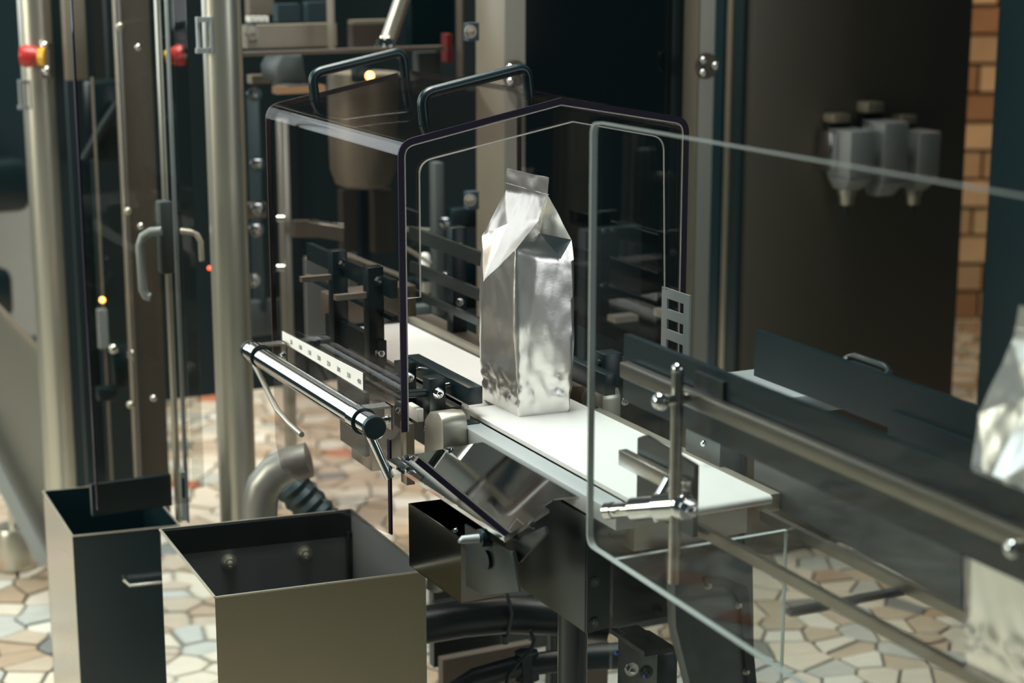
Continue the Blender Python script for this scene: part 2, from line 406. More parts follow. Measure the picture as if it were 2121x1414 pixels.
# ================================================================== CHROME RAIL
g = G(); g.cyl(V(.525, -.198, .901), V(.030, -.198, .903), .0152, 28); rail = g.build('guard_tube', 'chrome', hood); rail['label'] = 'polished chrome tube along the foot of the clear hood'
g = G(); g.tube([V(.030, -.198, .903), V(.022, -.198, .903), V(.021, -.198, .903)], [.0157, .0157, .0145], 28); g.build('end_cap', 'black', rail)
g = G(); g.tube([V(.535, -.198, .901), V(.525, -.198, .901)], [.0150, .0160], 28); g.build('end_cap', 'darksteel', rail)
for a in (.075, .490):
    g = G(); g.cyl(V(a - .012, -.198, .9025), V(a + .012, -.198, .9025), .0172, 28); g.build('clamp', 'chrome', rail)
    g = G(); g.box(a - .011, a + .011, -.196, -.155, .9155, .9185); g.box(a - .011, a + .011, -.1585, -.1555, .885, .9185); g.build('clamp_plate', 'brushed', rail)
    g = G(); g.hexbolt(V(a, -.1585, .897), LEFT, .0045, .006); g.build('bolt', 'chrome', rail)
    g = G(); g.cyl(V(a - .0135, -.198, .9025), V(a - .012, -.198, .9025), .0180, 28); g.build('seal_ring', 'black', rail)
g = G(); g.tube([V(.040, -.198, .89), V(*mb(808, 990, -.178))], .0065, 12); g.build('strut', 'chrome', rail)
g = G(); g.tube([V(*mb(x, y, -.20)) for x, y in ((527, 755), (545, 790), (558, 818), (575, 850), (600, 878), (625, 900))], .0042, 10); g.build('strut', 'alu', rail)

# ================================================================== CONVEYORS
conv = thing('weighing_conveyor', (-.19, .03, .70), 'short bright white belt conveyor carrying the sharp foil bag', 'conveyor')
BW0, BW1 = -.047, .107
g = G(); g.box(-.436, .068, BW0, BW1, .8945, .90); g.tube([V(-.436, BW0, .8945), V(-.436, BW1, .8945)], .0055, 16); g.tube([V(.068, BW0, .884), V(.068, BW1, .884)], .016, 20)
g.build('belt', 'belt', conv)
g = G(); g.box(-.40, .020, BW0 - .030, BW0 - .002, .872, .894); e_ = g.build('side_rail', 'grey', conv, bevel=.0015)
g = G(); g.box(-.42, .040, BW1 + .002, BW1 + .026, .872, .894); g.build('side_rail', 'alu_dark', conv, bevel=.0015)
g = G(); g.box(-.39, .06, BW0, BW1, .84, .876); g.build('bed', 'brushed', conv)
for b in (BW0 - .014, BW1 + .012):
    g = G(); g.box(.012, .034, b - .010, b + .010, .872, .896); bb = g.build('roller_block', 'black', conv, bevel=.002)
    for dz in (.876, .889):
        g = G(); g.hexbolt(V(.012, b, dz), NEAR, .0035, .004); g.build('screw', 'chrome', bb)
# rounded drive covers at both sides
for b0_, b1_, da in ((-.113, -.077, 0), (.142, .172, .03)):
    pr = [(-.004, .80), (.062, .80), (.058, .895), (.040, .911)] + [(.014 + .017 * math.cos(t), .899 + .017 * math.sin(t)) for t in [math.pi * (.35 + .65 * i / 10) for i in range(11)]]
    g = G(); g.prism([V(a + da, b0_, z) for a, z in pr], (b1_ - b0_, 0, 0)); g.build('drive_cover', 'alu', conv, bevel=.002)
# body below
g = G(); g.box(-.325, -.06, -.075, .10, .722, .868); g.build('body', 'darksteel', conv, bevel=.002)
g = G(); g.prism([V(-.327, -.075, .722), V(-.327, .115, .745), V(-.327, .115, .868), V(-.327, -.075, .868)], (0, -.003, 0)); fp = g.build('end_panel', 'darksteel', conv, bevel=.001)
for x, y in ((1232, 1205), (1232, 1290), (1365, 1265), (1330, 1150)):
    q = ma(x, y, -.331); g = G(); g.hexbolt(V(*q), NEAR, .0045, .004); g.build('screw', 'grey_dark', fp)
# plates and bracket at the outlet, right side
g = G(); g.prism([V(-.30, .125, .84), V(-.30, .125, .925), V(-.22, .125, .93), V(-.22, .125, .84)], (.03, 0, 0)); b_ = g.build('bracket', 'grey_dark', conv, bevel=.001)
g = G(); g.ball(V(*ma(1457, 918, -.303)), .004); g.build('screw', 'chrome', b_)
# stones-grey motor plate under the outlet
g = G(); pts_ = [ma(x, y, -.42) for x, y in ((1395, 1150), (1560, 1140), (1565, 1500), (1440, 1460), (1400, 1300))]
g.prism([V(*p) for p in pts_], (0, .02, 0)); mp_ = g.build('motor_plate', 'grey_dark', conv, bevel=.002)
for x, y in ((1529, 1252), (1545, 1390), (1466, 1212)):
    q = ma(x, y, -.421); g = G(); g.hexbolt(V(*q), NEAR, .0035, .004); g.build('screw', 'alu', mp_)
g = G(); pts_ = [ma(x, y, -.425) for x, y in ((1462, 1195), (1500, 1195), (1548, 1215), (1553, 1255), (1575, 1500), (1555, 1500), (1535, 1262), (1525, 1232), (1500, 1215), (1462, 1215))]
g.prism([V(*p) for p in pts_], (0, .003, 0)); g.build('trim_edge', 'black', mp_)

inf = thing('infeed_conveyor', (.33, .03, .70), 'white belt conveyor inside the smoked hood behind the sharp bag', 'conveyor')
g = G(); g.box(.105, .615, -.03, .098, .895, .90); g.tube([V(.105, -.03, .885), V(.105, .098, .885)], .015, 20); g.tube([V(.615, -.03, .885), V(.615, .098, .885)], .015, 20); g.build('belt', 'belt', inf)
g = G(); g.box(.11, .64, .103, .116, .87, .908); g.build('side_rail', 'alu_dark', inf, bevel=.001)
g = G(); g.box(.11, .66, .116, .165, .86, .90); g.build('side_ledge', 'brown', inf, bevel=.001)
g = G(); g.box(.11, .62, -.05, -.034, .86, .893); g.build('side_rail', 'darksteel', inf, bevel=.001)
g = G(); g.box(.11, .60, -.03, .10, .80, .878); g.build('bed', 'darksteel', inf)
g = G(); g.box(.22, .30, -.125, -.06, .78, .875); g.build('gearbox', 'brushed', inf, bevel=.003)
g = G(); g.box(.23, .33, -.130, -.122, .80, .895); g.build('sensor_plate', 'grey_dark', inf, bevel=.001)
g = G(); g.prism([V(.62, -.03, .905), V(.62, .12, .905), V(.62, .12, .96), V(.62, -.03, .955)], (0, .05, 0)); g.build('end_box', 'brown', inf, bevel=.002)

# ------------------------------------------------------------------ guides either side of the belt under the hood
gd = thing('belt_guide', (.13, -.05, .9), 'black guide bar on two black clamp blocks left of the sharp bag', 'guide bar')
g = G(); g.box(.022, .235, -.064, -.043, .918, .942); g.build('guide_bar', 'black', gd, bevel=.001)
for a in (.085, .185):
    g = G(); g.box(a - .012, a + .012, -.098, -.074, .87, .946); bk = g.build('clamp_block', 'black', gd, bevel=.001)
    g = G(); g.cyl(V(a, -.075, .932), V(a, -.06, .932), .004, 10); g.build('spacer', 'chrome', bk)
    g = G(); g.hexbolt(V(a - .012, -.086, .926), NEAR, .0055, .008); g.build('bolt', 'chrome', bk)
    g = G(); g.cyl(V(a, -.098, .925), V(a, -.138, .927), .006, 12); g.build('rod', 'black', bk)
    g = G(); g.hexbolt(V(a - .012, -.100, .878), NEAR, .005, .008); g.build('bolt', 'chrome', bk)
g = G(); g.box(.075, .115, -.116, -.106, .888, .906); g.build('sensor', 'white', gd, bevel=.001)
g = G(); g.box(.08, .10, -.130, -.118, .80, .885); g.build('support_post', 'beige', gd)

gr_ = thing('belt_guide', (.13, .15, .9), 'black guide block with a cross rod just right of the sharp bag', 'guide bar')
g = G(); g.box(-.005, .20, .128, .145, .915, .945); g.build('guide_bar', 'black', gr_, bevel=.001)
g = G(); g.box(.035, .065, .150, .178, .87, .962); bk = g.build('clamp_block', 'black', gr_, bevel=.001)
g = G(); g.cyl(V(.05, .145, .948), V(.05, .215, .948), .005, 12); g.build('rod', 'darksteel', bk)
g = G(); g.hexbolt(V(.035, .182, .892), NEAR, .004, .006); g.build('bolt', 'chrome', bk)
g = G(); g.cyl(V(.015, .120, .875), V(.015, .120, .91), .004, 10); g.build('pin', 'brushed', gr_)

# tall black brackets with guide bars in the hood
tb = thing('guide_bracket', (.35, -.09, .9), 'pair of tall black upright blocks seen through the hood side', 'bracket')
for (x0, x1, y0, y1, b) in ((686, 716, 518, 735, -.075), (757, 792, 552, 770, -.078)):
    p, q = mb((x0 + x1) / 2, y1, b), mb((x0 + x1) / 2, y0, b)
    a = (p[0] + q[0]) / 2
    g = G(); g.box(a - .011, a + .011, b - .012, b + .012, p[2], q[2]); bk = g.build('upright', 'black', tb, bevel=.001)
    for f in (.12, .80):
        z = q[2] + (p[2] - q[2]) * f
        g = G(); g.hexbolt(V(a - .011, b + .004, z), NEAR, .0055, .007); g.build('bolt', 'chrome', bk)
    g = G(); g.box(a - .006, a + .006, b - .06, b, q[2] - .045, q[2] - .037); g.build('arm', 'alu_dark', bk)
g = G(); g.box(.27, .62, -.070, -.060, .985, .992); g.box(.27, .62, -.070, -.060, 1.018, 1.045); g.build('guide_bar', 'black', tb)
g = G(); g.box(.30, .52, -.078, -.066, .915, .950); g.build('lower_bar', 'black', tb)

gu = thing('guide_rail', (.40, .12, .9), 'dark side guide with slim bars behind the sharp bag', 'guide bar')
for z, h in ((1.03, .022), (.975, .018), (.935, .012)):
    g = G(); g.box(.20, .66, .125, .132, z, z + h); g.build('slim_bar', 'darksteel', gu)
for a in (.30, .52):
    g = G(); g.box(a - .012, a + .012, .135, .160, .87, 1.07); u_ = g.build('upright', 'black', gu, bevel=.001)
    for z in (.95, 1.04):
        g = G(); g.hexbolt(V(a - .012, .147, z), NEAR, .005, .007); g.build('bolt', 'chrome', u_)

# ================================================================== CHUTE, TRAY, BRACKETS
ch = thing('side_chute', (-.13, -.12, .72), 'mirror-like sloping steel chute plate below the white belt edge', 'chute')
def cz_(b): return .850 + (b + .170) * (.040 / .092)
top = [V(a, b, cz_(b)) for a, b in ((.05, -.170), (-.304, -.170), (-.304, -.112), (-.288, -.112), (-.288, -.098), (-.312, -.080), (-.055, -.080), (-.024, -.106))]
g = G(); g.prism(top, (0, 0, -.0022)); g.build('sloping_plate', 'mirror', ch, smooth=False)
g = G(); g.bar(V(.05, -.1705, .8475), V(-.304, -.1705, .8475), .0015, .005); g.build('side_lip', 'mirror', ch)
g = G(); g.prism([V(-.304, -.170, .850), V(-.304, -.112, cz_(-.112)), V(-.304, -.112, cz_(-.112) - .004), V(-.304, -.170, .843)], (0, .002, 0)); g.build('front_lip', 'brushed', ch, smooth=False)
for a, b in ((.022, -.152), (-.022, -.112)):
    z = cz_(b)
    g = G(); g.tube([V(a, b, z), V(a, b, z + .0025), V(a, b, z + .0035)], [.0055, .005, .002], 12); g.build('screw', 'chrome', ch)
# tray
tr_ = thing('steel_tray', (-.14, -.19, .73), 'small open polished steel tray tucked under the mirror-like chute', 'tray')
c0, c1, c2 = mz(846, 1042, .80), mz(937, 1030, .80), mz(1062, 1190, .80)
W0 = [V(*c0), V(c0[0] - .16, c0[1] + .002, .80), V(c0[0] - .16, c0[1] + .064, .80), V(*c1)]
def wall(g, p, q, h, t, inward):
    n = Vector(inward) * t
    g.hexa([p + Vector((0, 0, -h)), q + Vector((0, 0, -h)), q + n + Vector((0, 0, -h)), p + n + Vector((0, 0, -h)), p, q, q + n, p + n])
def open_box(g, c, h, t):
    ctr = sum(c, Vector()) / 4
    for i in range(4):
        p, q = c[i], c[(i + 1) % 4]; d = (q - p).normalized(); n = Vector((-d.y, d.x, 0))
        if n.dot(ctr - p) < 0: n = -n
        wall(g, p, q, h, t, n)
    lo = [p + Vector((0, 0, -h)) for p in c]; g.hexa(lo + [p + Vector((0, 0, t)) for p in lo])
g = G(); open_box(g, W0, .086, .0018); g.build('tray_body', 'dark_mirror', tr_, smooth=False)
g = G(); q = V(*mz(945, 1100, .785)); g.hexbolt(q, LEFT, .004, .006); g.build('bolt', 'chrome', tr_)
# hinge bracket
hb = thing('hinge_bracket', (-.19, -.1645, .78), 'grey steel bracket plate with a black knob below the chute lip', 'bracket')
pts_ = [mb(x, y, -.1645) for x, y in ((962, 1084), (1030, 1126), (1060, 1142), (1075, 1225), (1000, 1232), (965, 1215))]
g = G(); g.prism([V(*p) for p in pts_], (.003, 0, 0)); g.build('plate', 'darksteel', hb, bevel=.0008)
p = mb(1008, 1112, -.166); g = G(); g.tube([V(*p), V(*p) + LEFT * .010], .011, 18); g.build('knob', 'black', hb)
g = G(); g.tube([V(*p) + LEFT * .010, V(*p) + LEFT * .030 + Vector((0, .004, 0)), V(*p) + LEFT * .036], [.0055, .005, .002], 12); g.build('pin', 'grey', hb)
p = mb(1010, 1158, -.1650); g = G(); g.tube([V(*p), V(*p) + LEFT * .004], .012, 18); g.build('rubber_stop', 'black', hb)
p = [mb(x, y, -.150) for x, y in ((1062, 1120), (1128, 1090), (1130, 1105), (1075, 1165))]
g = G(); g.prism([V(*q) for q in p], (.004, 0, 0)); g.build('gusset', 'darksteel', hb)
for x, y in ((1068, 1108), (1105, 1085)):
    q = mb(x, y, -.152); g = G(); g.hexbolt(V(*q), LEFT, .004, .005); g.build('bolt', 'darksteel', hb)

# ================================================================== BAGS
def bag_mesh(seed):
    bm = bmesh.new()
    P = dict(Bn=(0, 0, 0), Bl=(.104, -.003, 0), Br=(-.005, .073, 0), Bb=(.1, .078, 0),
             E=(.002, -.004, .227), Ls=(.106, -.003, .229), tip=(.079, -.011, .171),
             K=(.002, .029, .262), Sn=(-.009, .035, .297), Sf=(.113, .035, .286), Tn=(-.011, .0355, .3205), Tf=(.108, .0355, .3185),
             R=(-.001, .077, .234), R2=(-.004, .059, .210), Gt=(.022, .042, .242), G2=(-.004, .024, .217), Lb=(.104, .078, .228), Gf=(.088, .036, .243), Re=(-.006, .077, .205), Le=(.106, -.004, .16), Q=(.07, .018, .25),
             Tn2=(-.011, .0375, .3205), Tf2=(.108, .0375, .3185), Sn2=(-.009, .0375, .297), Sf2=(.113, .0375, .286))
    v = {k: bm.verts.new(V(*p)) for k, p in P.items()}
    faces = [('Bn', 'Br', 'Re', 'R2', 'G2', 'E'), ('Bn', 'E', 'tip', 'Le', 'Bl'), ('tip', 'Ls', 'Le'),
             ('E', 'K', 'Q', 'tip'), ('tip', 'Q', 'Ls'), ('Ls', 'Q', 'Sf'), ('Q', 'K', 'Sn', 'Sf'),
             ('Sn', 'Tn', 'Tf', 'Sf'), ('K', 'E', 'Gt'), ('K', 'Gt', 'Sn'), ('Sn2', 'Gt', 'R'), ('Sn', 'Gt', 'Sn2'), ('Gt', 'E', 'G2'), ('Gt', 'G2', 'R2'), ('Gt', 'R2', 'R'), ('R2', 'Re', 'R'),
             ('Br', 'Bb', 'Lb', 'R', 'Re'), ('R', 'Lb', 'Sf2', 'Sn2'), ('Sn2', 'Sf2', 'Tf2', 'Tn2'), ('Tn', 'Tn2', 'Tf2', 'Tf'), ('Sn', 'Sn2', 'Tn2', 'Tn'),
             ('Bl', 'Le', 'Ls', 'Lb', 'Bb'), ('Ls', 'Sf', 'Gf'), ('Sf2', 'Lb', 'Gf'), ('Ls', 'Gf', 'Lb'), ('Sf', 'Sf2', 'Gf'), ('Sf', 'Tf', 'Tf2', 'Sf2'), ('Bn', 'Bl', 'Bb', 'Br')]
    for f in faces: bm.faces.new([v[k] for k in f])
    bmesh.ops.recalc_face_normals(bm, faces=bm.faces)
    for e in bm.edges: e.smooth = e.calc_face_angle(3) < .35
    soft = {frozenset(q) for q in (('Bn', 'E'), ('Br', 'Re'), ('Le', 'tip'), ('E', 'G2'), ('G2', 'R2'), ('Q', 'Sf'), ('Q', 'K'))}
    key = {v[k]: k for k in v}
    sharp = [e for e in bm.edges if not e.smooth]
    for e in bm.edges:
        if frozenset(key[w] for w in e.verts) in soft: e.smooth = True
    bmesh.ops.triangulate(bm, faces=[f for f in bm.faces if len(f.verts) > 4])
    for _ in range(5):
        bmesh.ops.subdivide_edges(bm, edges=[e for e in bm.edges if e.calc_length() > .0055], cuts=1, use_grid_fill=True)
    bmesh.ops.triangulate(bm, faces=[f for f in bm.faces if len(f.verts) > 4])
    bm.normal_update()
    off = {}
    for w in bm.verts:
        x, y, z = w.co; s = seed * 7.7
        low = noise.noise(Vector((x * 22 + s, y * 22, z * 9)))
        mid = noise.noise(Vector((x * 60, y * 60 + s, z * 38)))
        fade = min(1, z / .01)
        bul = math.sin(math.pi * min(1, max(0, z / .235))) if z < .235 else 0
        foot = max(0, 1 - abs(z - .034) / .034)                       # crumples near the foot
        cr = noise.noise(Vector((x * 62 + s, y * 62, z * 95)))
        top = 1 if z > .235 else 0
        off[w] = fade * (.0050 * bul + .0030 * low * bul + .0011 * mid + .0062 * cr * foot + top * .0012 * noise.noise(Vector((x * 45, y * 30, z * 45 + s))))
    for w, d in off.items(): w.co += w.normal * d
    for f in bm.faces: f.smooth = True
    me = bpy.data.meshes.new('foil_bag'); bm.to_mesh(me); bm.free(); me.materials.append(M['foil'])
    return me
def foil_bag(a, b, z, label, seed):
    o = bpy.data.objects.new('foil_bag', bag_mesh(seed)); COL.objects.link(o)
    o.location = wld(a, b, z); o.rotation_euler = (0, 0, TH); o['_base'] = [a, b, z]
    tag(o, label, 'bag', 'silver coffee bags on the line')
    g = G(); c = V(a + .088, b - .0085, z + .139)
    g.tube([c + Vector((0, .0085 * math.cos(t), .0085 * math.sin(t))) for t in [2 * math.pi * i / 24 for i in range(24)]], .0005, 6, closed=True)
    g.build('valve_ring', 'grey', o)
    g = G(); g.box(a - .0095, a + .1115, b + .0345, b + .0385, z + .2975, z + .2985); g.build('seal_line', 'foil', o)
    return o
foil_bag(0, 0, .90, 'sharp silver foil coffee bag standing on the white belt', 1)
foil_bag(-1.068, -.043, .913, 'blurred silver foil bag behind the near guide rail at the frame edge', 2)

# ================================================================== OUTFEED
of = thing('outfeed_conveyor', (-.8, .03, .88), 'pair of slim metal strips that carry the blurred bag onward', 'conveyor')
for b, z in ((-.047, .915), (.092, .886)):
    g = G(); g.box(-1.35, -.445, b - .004, b + .004, z - .012, z); g.build('strip_rail', 'rail', of)
g = G(); g.box(-1.08, -.96, -.042, .035, .906, .9125); g.build('slide_plate', 'darksteel', of)
g = G(); g.box(-.70, -.69, -.045, .096, .868, .874); g.build('cross_bar', 'darksteel', of)

lr = thing('near_guide_rail', (-.7, -.075, 1.0), 'bright steel rail with a black backing strip in front of the blurred bag', 'guide rail')
g = G(); g.box(-1.6, -.405, -.078, -.066, 1.053, 1.071); e_ = g.build('rail_bar', 'rail', lr, bevel=.002)
g = G(); g.box(-1.6, -.39, -.064, -.056, 1.022, 1.098); g.build('backing_strip', 'black', lr)
g = G(); g.cyl(V(-.545, -.088, .86), V(-.545, -.088, 1.092), .0065, 16); po = g.build('post', 'brushed', lr)
g = G(); g.ball(V(-.545, -.108, 1.062), .0095, 16); g.build('ball_knob', 'chrome', po)
g = G(); g.cyl(V(-.545, -.108, 1.062), V(-.545, -.07, 1.062), .006, 14); g.ball(V(-.545, -.088, 1.094), .007, 12); g.build('clamp_head', 'chrome', po)
g = G(); g.box(-.60, -.545, -.068, -.050, 1.05, 1.09); g.build('clamp_plate', 'darksteel', po)
ac = -.545
q0, q3 = V(*ma(1256, 1058, -.455)), V(*ma(1412, 1046, ac)); q1, q2 = q0.lerp(q3, .36), q0.lerp(q3, .70)
g = G(); g.cyl(q0, q1, .0080, 16); g.cyl(q0, q0.lerp(q1, .25), .0095, 16); g.cyl(q1, q2, .0125, 20); g.build('clamp_spindle', 'chrome', lr)
g = G(); g.cyl(q2, q3, .016, 20); g.ball(q3, .0165, 14); ck = g.build('cross_clamp', 'chrome', lr)
g = G(); g.cyl(q2 + Vector((0, 0, .006)), q2 + Vector((.012, -.004, .030)), .0075, 14); g.build('clamp_lever', 'chrome', ck)
g = G(); g.hexbolt(q3 + Vector((0, -.012, 0)), NEAR, .008, .01); g.build('bolt', 'chrome', ck)
g = G(); g.prism([V(-.42, -.062, .905), V(-.42, -.062, .985), V(-.435, -.062, .992), V(-.54, -.062, .985), V(-.54, -.062, .905)], (.006, 0, 0)); g.build('short_plate', 'darksteel', lr)
g = G(); g.box(-.54, -.40, -.075, -.064, .950, .968); g.build('short_bar', 'brushed', lr, bevel=.001)
q = mb(2098, 1136, -.082); g = G(); g.ball(V(*q), .008, 12); g.build('cap_nut', 'chrome', lr)

fr = thing('far_guide_rail', (-.6, .15, 1.0), 'tall plain black guide plate beyond the near rail', 'guide rail')
p0, p1 = mb(1570, 683, .15), mb(1570, 778, .15)
g = G(); g.box(-1.5, p0[0], .146, .154, p1[2], p0[2]); g.build('guide_plate', 'black', fr)
h0, h1 = mb(1758, 742, .168), mb(1842, 772, .168)
zt = h0[2] + .004
g = G(); g.tube([V(h0[0], .158, p0[2] - .01), V(h0[0], .168, zt - .004), V(h0[0] - .01, .168, zt), V(h1[0] + .01, .168, zt), V(h1[0], .168, zt - .004), V(h1[0], .158, p0[2] - .012)], .005, 10); g.build('handle', 'darksteel', fr)
g = G(); pts_ = [mb(x, y, .135) for x, y in ((1562, 920), (1990, 1080), (1990, 1258), (1640, 1066), (1585, 1040), (1562, 1020))]
g.prism([V(*p) for p in pts_], (.004, 0, 0)); e_ = g.build('support_plate', 'grey_dark', fr)
for a in (-.42, -.75, -1.0):
    g = G(); g.box(a - .012, a + .012, .139, .147, .93, 1.0); g.build('bracket', 'black', fr)
p0 = mb(1848, 800, .144); g = G(); g.box(-1.4, p0[0], .141, .146, p1[2] - .035, p1[2] + .02); g.build('lower_plate', 'black', fr)

tbl = thing('side_table', (.0, .62, 0), 'pale flat table top behind the tall black guide plate', 'table')
g = G(); g.box(-.075, .09, .372, .52, .872, .90); g.build('table_top', 'grey', tbl, bevel=.003)
g = G(); g.cyl(V(.06, .392, .012), V(.06, .392, .872), .012, 14); g.box(.0, .09, .38, .50, .012, .02); g.build('pedestal', 'darksteel', tbl)

# ================================================================== CLEAR GUARDS ON THE NEAR SIDE
gp = thing('clear_guard_panel', (-.9, -.15, .87), 'large clear guard panel with rounded corners crossing in front of everything', 'guard panel')
c = [(-.4655, .887), (-.4655, 1.346), (-1.75, 1.362), (-1.75, .862)]
poly = [c[3], c[2]] + [tuple(p) for p in fillet(c[2], c[1], c[0], .014)] + [tuple(p) for p in fillet(c[1], c[0], c[3], .014)]
poly3 = [V(a, -.15, z) for a, z in poly]
g = G(); g.prism(poly3, (.006, 0, 0)); g.build('pane', 'pane', gp)
ctr = Vector((-.15, -1.1, 1.11))
outer = poly3[1:] + [poly3[0]]
innr = [p + (ctr - p).normalized() * .0026 for p in outer]
g = G(); g.strip([p + Vector((-.0006, 0, 0)) for p in outer], [p + Vector((-.0006, 0, 0)) for p in innr], (.0072, 0, 0)); e_ = g.build('pane_edge', 'edge_green', gp); e_['label'] = 'pale green edge of the clear panel'

sp_ = thing('small_clear_guard', (-.5, -.02, .6), 'small clear pane hanging below the rail clamps', 'guard panel')
p0, p1 = ma(1270, 1145, -.5), ma(1630, 1115, -.5)
g = G(); g.box(-.5, -.495, p0[1], p1[1], .60, .878); g.build('pane', 'pane', sp_)
g = G(); g.box(-.5003, -.4947, p0[1], p1[1], .878, .8787); g.box(-.5003, -.4947, p1[1], p1[1] + .0009, .60, .8787); g.build('pane_edge', 'edge_green', sp_)

# ================================================================== BINS (own frames)
def bin_thing(name, corners, ztop, t, mats, label, zbot=.0):
    # corners: world xy, rear-left, rear-right, front-right, front-left
    cl = [loc((x, y, ztop)) for x, y in corners]
    ca = sum(p[0] for p in cl) / 4; cb = sum(p[1] for p in cl) / 4
    o = thing(name, (ca, cb, zbot), label, 'bin')
    C = [V(*p) for p in cl]
    names = ['back_panel', 'right_panel', 'front_panel', 'left_panel']
    ctr = sum(C, Vector()) / 4
    for i in range(4):
        p, q = C[i], C[(i + 1) % 4]; d = (q - p).normalized(); n = Vector((-d.y, d.x, 0))
        if n.dot(ctr - p) < 0: n = -n
        g = G(); wall(g, p, q, ztop - zbot - .009, t, n); g.build(names[i], mats[i], o)
    lo = [Vector((p.x, p.y, zbot + .012)) for p in C]
    g = G(); g.hexa(lo + [p + Vector((0, 0, .01)) for p in lo]); g.build('bottom', mats[0], o)
    g = G()
    for i in range(4): g.bar(C[i], C[(i + 1) % 4], .0032, .0022)
    e_ = g.build('rim', 'alu', o)
    return o, C
ZB = .65
def wz(x, y, z): d = ray(x, y); k = (z - EYE) / d.z; return (d.x * k, d.y * k)
b1, C = bin_thing('steel_bin', [wz(331, 1096, ZB), wz(727, 1055, ZB), wz(882, 1182, ZB), wz(445, 1237, ZB)], ZB, .0016,
                  ['bin_inner', 'bin_inner', 'binface', 'mirror'], 'square open steel bin standing nearest with a gold sheen')
d = (C[1] - C[0]).normalized(); n = Vector((d.y, -d.x, 0))
if n.dot(C[3] - C[0]) < 0: n = -n
for f, dz in ((.345, .062), (.745, .062)):
    p = C[0].lerp(C[1], f) + n * .0016 - Vector((0, 0, dz))
    g = G(); g.hexbolt(p, n, .0085, .011); g.build('bolt', 'alu', b1)
g = G(); g.bar(C[0] + n * .003 - Vector((0, 0, .022)), C[1] + n * .003 - Vector((0, 0, .022)), .0016, .040); g.build('back_flange', 'darksteel', b1)
g = G(); g.cyl(C[1] + n * .006 + d * -.006 - Vector((0, 0, .034)), C[1] + n * .006 + d * -.006 - Vector((0, 0, .40)), .0032, 8); g.build('corner_seam', 'darksteel', b1)
ZL = .5
fl, frr = wz(150, 1110, ZL), wz(372, 1088, ZL); bl_ = wz(89, 1017, ZL)
bR = (bl_[0] + frr[0] - fl[0], bl_[1] + frr[1] - fl[1])
b2, C2 = bin_thing('dark_bin', [bl_, bR, frr, fl], ZL, .002, ['black', 'black', 'black', 'brushed'], 'tall dark bin with a wire handle left of the nearest bin')
d = (C2[2] - C2[3]).normalized(); n = Vector((d.y, -d.x, 0))
if n.dot(C2[3] - C2[0]) < 0: n = -n
p = C2[3].lerp(C2[2], .45) - Vector((0, 0, .082)); q = C2[3].lerp(C2[2], .97) - Vector((0, 0, .082))
g = G(); g.tube([p, p + n * .015 - Vector((0, 0, .004)), p + n * .022 + d * .008 - Vector((0, 0, .012)), q + n * .022 - Vector((0, 0, .012)), q], .0035, 8); g.build('wire_handle', 'brushed', b2)

# ================================================================== PACKING MACHINE (frame and inside)
pm = thing('packing_machine', (1.4, .4, 0), 'big packing machine with aluminium frame posts and crowded insides behind the hood', 'machine')
def part(name, m, *boxes, parent=pm, bevel=0., th=.03):
    g = G()
    for (x0, y0, x1, y1, Y) in boxes: px_box(g, x0, y0, x1, y1, Y, th)
    return g.build(name, m, parent, bevel=bevel)
def post(x, x_bot, y_bot, Y, r, m='alu', name='post'):
    p = my(x_bot, y_bot, Y); q = my(x, 0, Y)
    g = G(); g.cyl(V(p[0], p[1], .012), V(p[0], p[1], 2.1), r, 28); return g.build(name, m, pm), p
YA, YB = 3.3, 4.0
pa, PA = post(472, 492, 1000, YA, .0345)
pb, PBp = post(88, 122, 900, YB, .036)
g = G(); g.box(PBp[0] - .02, PBp[0] + .01, PBp[1] + .030, PBp[1] + .050, .05, 2.0); g.build('door_jamb', 'rubber', pm)
# hinges
for (x0, y0, x1, y1, Y, par) in ((405, 35, 442, 110, YA - .03, pa), (37, 165, 66, 226, YB - .03, pb)):
    w = x1 - x0; h = y1 - y0
    part('hinge', 'grey', (x0, y0, x0 + w * .30, y1, Y), (x0, y0, x1, y0 + h * .14, Y), (x0, y1 - h * .14, x1, y1, Y), (x1 - w * .28, y0, x1, y1, Y), parent=par, th=.012)
# emergency stop on the far post
p, q, r_ = pv(94, 118, YB - .05), pv(80, 117, YB - .05), pv(44, 116, YB - .05)
g = G(); dd = (r_ - q)
g.tube([q, q + dd * .25, q + dd * .7, q + dd], [.017, .020, .024, .021], 20); es = g.build('stop_button', 'red', pm); es['label'] = 'bright red stop button on the far left post'
g = G(); g.tube([p, q], [.022, .017], 20); g.build('collar', 'yellow', es)
g = G(); g.ball(pv(92, 95, YB - .04), .010); g.ball(pv(96, 146, YB - .04), .010); g.tube([pv(94, 88, YB - .03), pv(97, 160, YB - .03)], .013, 10); g.build('mount', 'chrome', es)
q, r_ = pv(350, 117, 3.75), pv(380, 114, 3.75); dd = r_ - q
g = G(); g.tube([q, q + dd * .3, q + dd * .7, q + dd], [.014, .018, .022, .020], 18); es = g.build('stop_button', 'red', pm); es['label'] = 'dim red copy of the stop button standing in for its reflection'  # added copy, stands in for the far button's reflection in the door
g = G(); g.tube([pv(343, 118, 3.75), q], .013, 14); g.build('collar', 'yellow', es)

